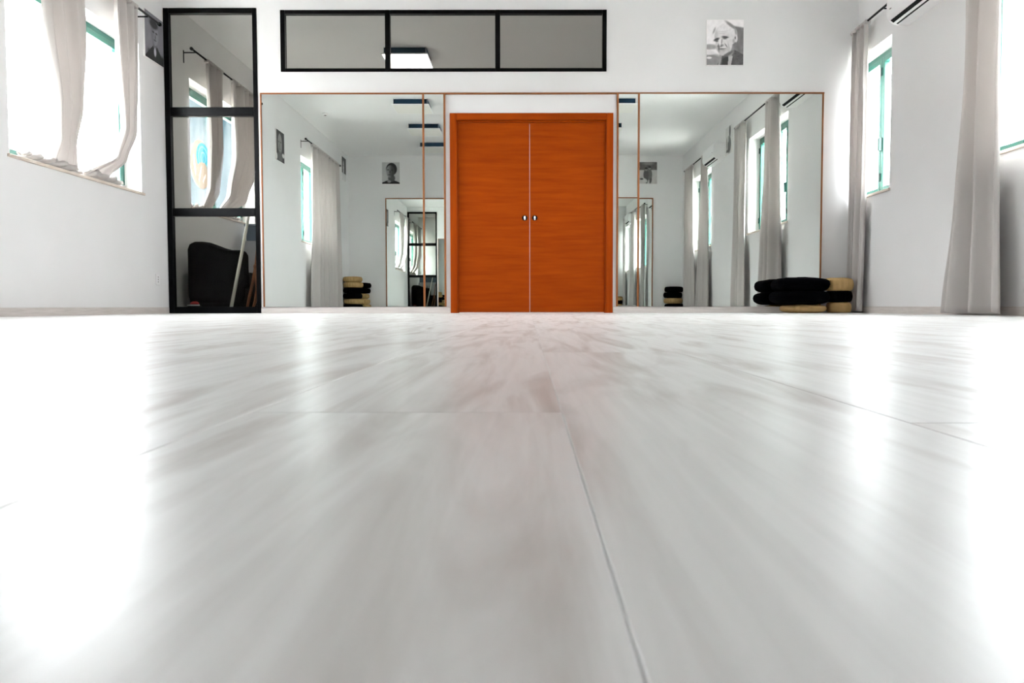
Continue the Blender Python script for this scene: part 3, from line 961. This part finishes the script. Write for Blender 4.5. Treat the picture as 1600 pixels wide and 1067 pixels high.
# smoke detector
sd = tag(empty('smoke_detector', (-3.45, 3.2, ZC)), 'small white round detector on the ceiling', 'detector')
bm = bmesh.new()
lathe(bm, [(0.0, -0.034), (0.030, -0.034), (0.042, -0.026), (0.050, -0.014), (0.052, -0.0005), (0.0, -0.0005)], 28)
obj('housing_or_shade', bm, 'white_plastic', sd, True)
bm = bmesh.new()
lathe(bm, [(0.0, -0.040), (0.018, -0.039), (0.020, -0.0342), (0.0, -0.0342)], 20)
obj('sensor_cap', bm, 'dark_slot', sd, True)

# ------------------------------------------------------------------ wall socket
so = tag(empty('wall_socket', (XL, 8.09, 0.30)), 'small white power socket near the tall glazing', 'socket')
bx('cover_plate', 'white_plastic', so, (0.0005, 0.009, -0.04, 0.04, 0, 0.115), 0.003, 2)
for zz in (0.032, 0.058, 0.083):
    bm = bmesh.new()
    tube(bm, [(0.0085, 0, zz), (0.0098, 0, zz)], 0.006, 10)
    obj('socket_hole', bm, 'dark_slot', so)

# ------------------------------------------------------------------ cushions
def round_cushion(label, loc, r, h, material, rz, group, npl=22):
    root = tag(empty('floor_cushion', loc, rz), label, 'cushion', group)
    bm = bmesh.new()
    prof = []
    for k in range(13):
        t = -math.pi / 2 + math.pi * k / 12
        rr = r * (0.80 + 0.20 * math.cos(t) ** 0.75)
        prof.append((rr, h / 2 + h / 2 * math.sin(t) * 0.94))
    pl = random.Random(int(r * 1000 + h * 9000 + rz * 10))
    sag = pl.uniform(0, 6)
    lathe(bm, prof, npl * 6, lambda t, q, z: q * (1 + 0.022 * math.cos(npl * t) * (1 - abs(z / h - 0.5) * 1.2) + 0.02 * math.sin(2 * t + sag)))
    obj('pleated_side', bm, material, root, True)
    for zs, nm in ((1, 'top_panel'), (-1, 'bottom_panel')):
        bm = bmesh.new()
        zc = h / 2 + zs * h / 2 * 0.94
        bul = 0.03 * h if zs > 0 else 0.0
        lathe(bm, [(r * 0.81, zc), (r * 0.55, zc + zs * 0.02 * h + bul), (r * 0.25, zc + zs * 0.03 * h + bul), (0.0, zc + zs * 0.03 * h + bul)], npl * 6,
              lambda t, q, z: q * (1 + 0.02 * math.sin(2 * t + sag)))
        obj(nm, bm, material, root, True)
    return root

def mat_cushion(label, loc, w, d, h, material, rz, group, seed, creases=()):
    """square stuffed cushion: superellipsoid with soft lumps; a welt runs round the middle"""
    root = tag(empty('floor_cushion', loc, rz), label, 'cushion', group)
    bm = bmesh.new()
    nu_, nv_ = 64, 20
    def spow(c, e_): return math.copysign(abs(c) ** e_, c)
    rings = []
    for j in range(nv_ + 1):
        v = -math.pi / 2 + math.pi * j / nv_
        ring = []
        for i in range(nu_):
            u = 2 * math.pi * i / nu_
            x = w / 2 * spow(math.cos(v), 0.34) * spow(math.cos(u), 0.42)
            y = d / 2 * spow(math.cos(v), 0.34) * spow(math.sin(u), 0.42)
            z = h / 2 + h / 2 * spow(math.sin(v), 0.70) * (1 - 0.16 * (2 * x / w) ** 2)
            q = noise.noise(Vector((x * 7 + seed, y * 7, z * 9)))
            pin = 1.0
            for cx in creases:
                pin -= 0.13 * math.exp(-((x - cx) / 0.010) ** 2)
            x *= 1 + 0.03 * q
            y *= (1 + 0.03 * q) * pin
            z = h / 2 + (z - h / 2) * (1 + 0.16 * q) * (1 - (1 - pin) * 0.6)
            ring.append(bm.verts.new((x, y, max(z, 0.0))))
        rings.append(ring)
    for a, b_ in zip(rings, rings[1:]):
        for i in range(nu_):
            bm.faces.new((a[i], a[(i + 1) % nu_], b_[(i + 1) % nu_], b_[i]))
    bmesh.ops.remove_doubles(bm, verts=bm.verts, dist=1e-5)
    obj('stuffed_cover', bm, material, root, True)
    bm = bmesh.new()
    pts = []
    for i in range(65):
        u = 2 * math.pi * i / 64
        q = noise.noise(Vector((w / 2 * spow(math.cos(u), 0.42) * 7 + seed, d / 2 * spow(math.sin(u), 0.42) * 7, h / 2 * 9)))
        pts.append((w / 2 * spow(math.cos(u), 0.42) * (1 + 0.03 * q), d / 2 * spow(math.sin(u), 0.42) * (1 + 0.03 * q), h / 2))
    tube(bm, pts, 0.005, 6, caps=False)
    obj('welt', bm, material, root, True)
    return root

G1 = 'cushions piled before the wide mirror'
mat_cushion('tan floor cushion lying under the black cushion pile', (2.86, 8.02, 0.0), 0.40, 0.42, 0.088, 'tan_cloth', 0.0, G1, 3, (-0.135, -0.07))
mat_cushion('black square cushion on the tan one, overhanging it', (2.815, 8.02, 0.084), 0.54, 0.46, 0.150, 'black_cloth', 0.02, G1, 5)
mat_cushion('black square cushion topping the pile by the mirror', (2.83, 8.03, 0.214), 0.53, 0.46, 0.155, 'black_cloth', -0.03, G1, 8)
round_cushion('tan round cushion on the floor by the corner curtain', (3.235, 8.02, 0.0), 0.125, 0.112, 'tan_cloth', 0.1, G1, 9)
round_cushion('black round cushion between two tan ones by the corner curtain', (3.23, 8.02, 0.112), 0.135, 0.118, 'black_cloth', 0.5, G1, 16)
round_cushion('tan pleated round cushion topping the pile by the corner curtain', (3.215, 8.01, 0.226), 0.155, 0.135, 'tan_cloth', 0.3, G1, 20)

G2 = 'tall cushion piles in the corner'
zz = 0.0
for k, (c, n_) in enumerate((('black_cloth', 'black round cushion lowest in the tall corner pile'), ('tan_cloth', 'tan round cushion low in the tall corner pile'),
                             ('black_cloth', 'black round cushion in the middle of the tall corner pile'), ('black_cloth', 'black round cushion under the upper tan ones of the tall pile'),
                             ('tan_cloth', 'tan round cushion second from the top of the tall pile'), ('tan_cloth', 'tan round cushion topping the tall corner pile'))):
    round_cushion(n_, (-3.675 + 0.008 * math.sin(k * 2.1), 0.10 + 0.01 * math.cos(k * 3), zz), 0.205, 0.118, c, k * 0.7, G2)
    zz += 0.118
zz = 0.0
for k, (c, n_) in enumerate((('tan_cloth', 'tan round cushion at the foot of the hind corner pile'), ('tan_cloth', 'tan round cushion second lowest in the hind corner pile'), ('tan_cloth', 'tan round cushion in the middle of the hind corner pile'),
                             ('black_cloth', 'black round cushion second from top of the hind corner pile'), ('black_cloth', 'black round cushion topping the hind corner pile'))):
    round_cushion(n_, (-3.60 + 0.02 * math.cos(k * 1.7), -0.325, zz), 0.205, 0.118, c, k * 0.9, G2)
    zz += 0.118
G3 = 'low cushion pile by the end curtain'
zz = 0.0
for k, (c, n_) in enumerate((('black_cloth', 'black round cushion at the foot of the low pile by the end curtain'), ('tan_cloth', 'tan round cushion in the low pile by the end curtain'),
                             ('black_cloth', 'black round cushion on the tan one by the end curtain'), ('black_cloth', 'black round cushion topping the low pile by the end curtain'))):
    round_cushion(n_, (3.26 + (0.03, 0.01, 0.0, 0.025)[k], -0.28, zz), 0.205, 0.125, c, k * 0.8, G3)
    zz += 0.125

# ------------------------------------------------------------------ room beyond the glazing
ac = tag(empty('armchair', (-3.40, 8.98, 0)), 'black upholstered armchair behind the tall glazing', 'armchair')
def soft(name, dims, bev, parent, m_='sofa_cloth', fn=None):
    bm = bmesh.new()
    box(bm, *dims)
    bmesh.ops.subdivide_edges(bm, edges=bm.edges, cuts=7, use_grid_fill=True)
    x0, x1, y0, y1, z0, z1 = dims
    for v in bm.verts:
        for ax, (a, b_) in enumerate(((x0, x1), (y0, y1), (z0, z1))):
            pass
        c = Vector(((x0 + x1) / 2, (y0 + y1) / 2, (z0 + z1) / 2))
        hx = Vector(((x1 - x0) / 2, (y1 - y0) / 2, (z1 - z0) / 2))
        p = v.co - c
        q = Vector([max(-(hx[k] - bev), min(hx[k] - bev, p[k])) for k in range(3)])
        d = p - q
        if d.length > 1e-6:
            p = q + d.normalized() * bev
        v.co = c + p
        if fn: fn(v.co)
    return obj(name, bm, m_, parent, True)
def slope(co):
    if co.z > 0.45:
        t = sm(-0.24, 0.10, co.x)
        co.z = 0.45 + (co.z - 0.45) * (1 - 0.27 * t)
soft('backrest', (-0.415, 0.245, -0.42, -0.22, 0.10, 0.80), 0.09, ac, fn=slope)
soft('seat_cushion', (-0.27, 0.27, -0.22, 0.33, 0.28, 0.46), 0.06, ac)
soft('armrest', (-0.42, -0.27, -0.25, 0.36, 0.10, 0.60), 0.06, ac)
soft('armrest', (0.27, 0.44, -0.40, 0.36, 0.10, 0.455), 0.05, ac)
soft('base', (-0.40, 0.42, -0.38, 0.34, 0.05, 0.29), 0.03, ac)
for sx in (-0.36, 0.38):
    for sy in (-0.34, 0.30):
        bm = bmesh.new()
        tube(bm, [(sx, sy, 0.0), (sx, sy, 0.07)], [0.018, 0.024], 10)
        obj('leg', bm, 'black_metal', ac, True)

sh = tag(empty('small_shoe', (-3.69, 8.478, 0.0)), 'small red shoe with white sole before the armchair', 'shoe')
bm = bmesh.new()
n = 20
def shoe_outline(t):
    a = 2 * math.pi * t
    return 0.052 * math.cos(a) - (0.010 if math.cos(a) < 0 else 0), 0.022 * math.sin(a) * (1 - 0.25 * math.cos(a))
lo, hi = [], []
for i in range(n):
    x, y = shoe_outline(i / n)
    lo.append(bm.verts.new((x, y, 0.070)))
    hi.append(bm.verts.new((x * 0.98, y * 0.98, 0.084)))
bm.faces.new(lo[::-1]); bm.faces.new(hi)
for i in range(n):
    bm.faces.new((lo[i], lo[(i + 1) % n], hi[(i + 1) % n], hi[i]))
obj('sole', bm, 'white_plastic', sh)
bm = bmesh.new()
rings = []
for k in range(6):
    s_ = math.cos(k / 5 * 1.25)
    rings.append([bm.verts.new((0.010 + shoe_outline(i / n)[0] * 0.72 * s_, shoe_outline(i / n)[1] * 0.9 * s_, 0.0845 + 0.030 * math.sin(k / 5 * 1.25))) for i in range(n)])
for a, b_ in zip(rings, rings[1:]):
    for i in range(n):
        bm.faces.new((a[i], a[(i + 1) % n], b_[(i + 1) % n], b_[i]))
bm.faces.new(rings[0][::-1]); bm.faces.new(rings[-1])
obj('upper', bm, 'red_cloth', sh, True)
sh.scale = (1.25, 1.1, 1.15)
bm = bmesh.new()
box(bm, -0.05, 0.06, -0.025, 0.025, 0, 0.0695, 0.003)
sb_ = obj('shoe_stand', bm, 'black_metal', sh)

po = tag(empty('broom_handle', (-3.29, 8.47, 0)), 'long white pole leaning inside the tall glazing', 'pole')
bm = bmesh.new()
tube(bm, [(0, 0, 0.0), (0.030, 0, 0.14), (0.232, 0.0, 1.10)], [0.019, 0.019, 0.014], 14)
obj('shaft', bm, 'pole_white', po, True)
bm = bmesh.new()
tube(bm, [(-0.002, 0, 0.0), (0.0065, 0, 0.035)], 0.0215, 14)
obj('end_cap', bm, 'canvas_edge', po, True)
def stick(label, loc, pts, r):
    s_ = tag(empty('wooden_stick', loc), label, 'stick')
    bm = bmesh.new()
    tube(bm, pts, r, 10)
    obj('shaft', bm, 'stick_wood', s_, True)
    bm = bmesh.new()
    p0, p1 = Vector(pts[-1]), Vector(pts[-1]) + (Vector(pts[-1]) - Vector(pts[-2])).normalized() * 0.03
    tube(bm, [p0, p1], r[-1] * 1.25, 10)
    obj('knob', bm, 'stick_wood', s_, True)
stick('reddish wooden stick leaning between the pole and glazing post', (-3.125, 8.50, 0), [(0, 0, 0), (0.04, 0, 0.18), (0.085, 0, 0.36), (0.12, 0, 0.56), (0.145, 0, 0.80)], [0.013, 0.016, 0.016, 0.015, 0.012])
stick('bowed wooden stick standing closest to the glazing post', (-3.055, 8.47, 0), [(0, 0, 0), (0.045, 0, 0.13), (0.066, 0, 0.26), (0.062, 0, 0.38), (0.045, 0, 0.50)], [0.012, 0.016, 0.017, 0.015, 0.011])

cb = tag(empty('low_cabinet', (-3.42, 10.40, 0)), 'plain grey cabinet below the far window, beyond the glazing', 'cabinet')
bx('body', 'grey_cabinet', cb, (-0.36, 0.36, -0.20, 0.25, 0.06, 0.94), 0.006)
bx('plinth', 'dark_slot', cb, (-0.34, 0.34, -0.18, 0.24, 0.0, 0.06))
for s_ in (-1, 1):
    d_ = bx('door', 'grey_cabinet', cb, (min(s_ * 0.004, s_ * 0.35), max(s_ * 0.004, s_ * 0.35), -0.219, -0.201, 0.075, 0.925), 0.004)
    bx('knob', 'steel', d_, (s_ * 0.04 - 0.012, s_ * 0.04 + 0.012, -0.240, -0.2195, 0.74, 0.82), 0.004, 2)
sbx = tag(empty('storage_box', (-3.45, 10.38, 0.94)), 'dark blue lidded box on the grey cabinet', 'box')
bx('tub', 'box_blue', sbx, (-0.29, 0.29, -0.16, 0.19, 0.0005, 0.19), 0.01, 2)
bx('lid', 'box_blue', sbx, (-0.31, 0.31, -0.18, 0.21, 0.1905, 0.225), 0.008, 2)

# round emblem stuck to the far window
def art_emblem(u, v):
    tan = (0.52, 0.42, 0.32)
    c = tan
    if ell(u, v, 0.62, 0.66, 0.34, 0.30, 0.03) > 0.5:
        c = (0.02, 0.50, 0.68)
        if 0.30 < math.hypot(u - 0.62, v - 0.66) / 0.34 < 0.36 or 0.62 < math.hypot(u - 0.62, v - 0.66) / 0.34 < 0.68:
            c = (0.35, 0.75, 0.85)
    if ell(u, v, 0.52, 0.30, 0.34, 0.24, 0.03, 0.5) > 0.5: c = tan
    if ell(u, v, 0.20, 0.44, 0.035, 0.20, 0.05, 0.25) > 0.5: c = (0.88, 0.87, 0.84)
    if ell(u, v, 0.46, 0.30, 0.03, 0.17, 0.05, -0.35) > 0.5: c = (0.88, 0.87, 0.84)
    if ell(u, v, 0.66, 0.24, 0.03, 0.13, 0.05, -0.7) > 0.5: c = (0.85, 0.80, 0.72)
    return c
em = empty('window_emblem', (XL - 0.1845, 9.66, 1.54), math.radians(90))
tag(em, 'round tan and cyan emblem stuck on the far window pane', 'emblem')
me = print_mesh(60, 60, 0.60, 0.60, art_emblem, lambda u, v: math.hypot(u - 0.5, v - 0.5) < 0.5)
o = bpy.data.objects.new('print', me); C.objects.link(o); o.parent = em
o.location = (0, -0.003, 0)
bm = bmesh.new()
lathe(bm, [(0.0, 0.0), (0.298, 0.0), (0.298, 0.002), (0.0, 0.002)], 60)
bmesh.ops.rotate(bm, verts=bm.verts, cent=(0, 0, 0), matrix=Matrix.Rotation(math.radians(90), 3, 'X'))
bmesh.ops.translate(bm, verts=bm.verts, vec=(0, -0.0005, 0.30))
obj('backing_film', bm, 'canvas_edge', em)

# ------------------------------------------------------------------ outside
bm = bmesh.new()
box(bm, -1500, 1500, -1500, 1500, -3.4, -3.2)
tag(obj('ground', bm, 'ground'), 'pale sunlit ground outside the windows', 'ground', kind='structure')
def hill(label, cx, cy_, rx, ry, h, seed):
    bm = bmesh.new()
    n = 48
    g = []
    for j in range(n + 1):
        row = []
        for i in range(n + 1):
            u, v = i / n * 2 - 1, j / n * 2 - 1
            r = min(math.hypot(u, v), 1)
            z = h * (0.5 + 0.5 * math.cos(math.pi * r)) * (1 + 0.35 * noise.noise(Vector((u * 3 + seed, v * 3, 1))) + 0.12 * noise.noise(Vector((u * 9, v * 9 + seed, 5))))
            row.append(bm.verts.new((u * rx, v * ry, z)))
        g.append(row)
    for j in range(n):
        for i in range(n):
            bm.faces.new((g[j][i], g[j][i + 1], g[j + 1][i + 1], g[j + 1][i]))
    o = obj('hill', bm, 'hill', None, True, (cx, cy_, -3.3))
    tag(o, label, 'hill', 'hills outside')
hill('hazy blue-green hill seen through the emblem window', -345, 900, 170, 200, 300, 2)
hill('low hazy hill farther along outside the curtained windows', -760, 160, 300, 420, 110, 6)
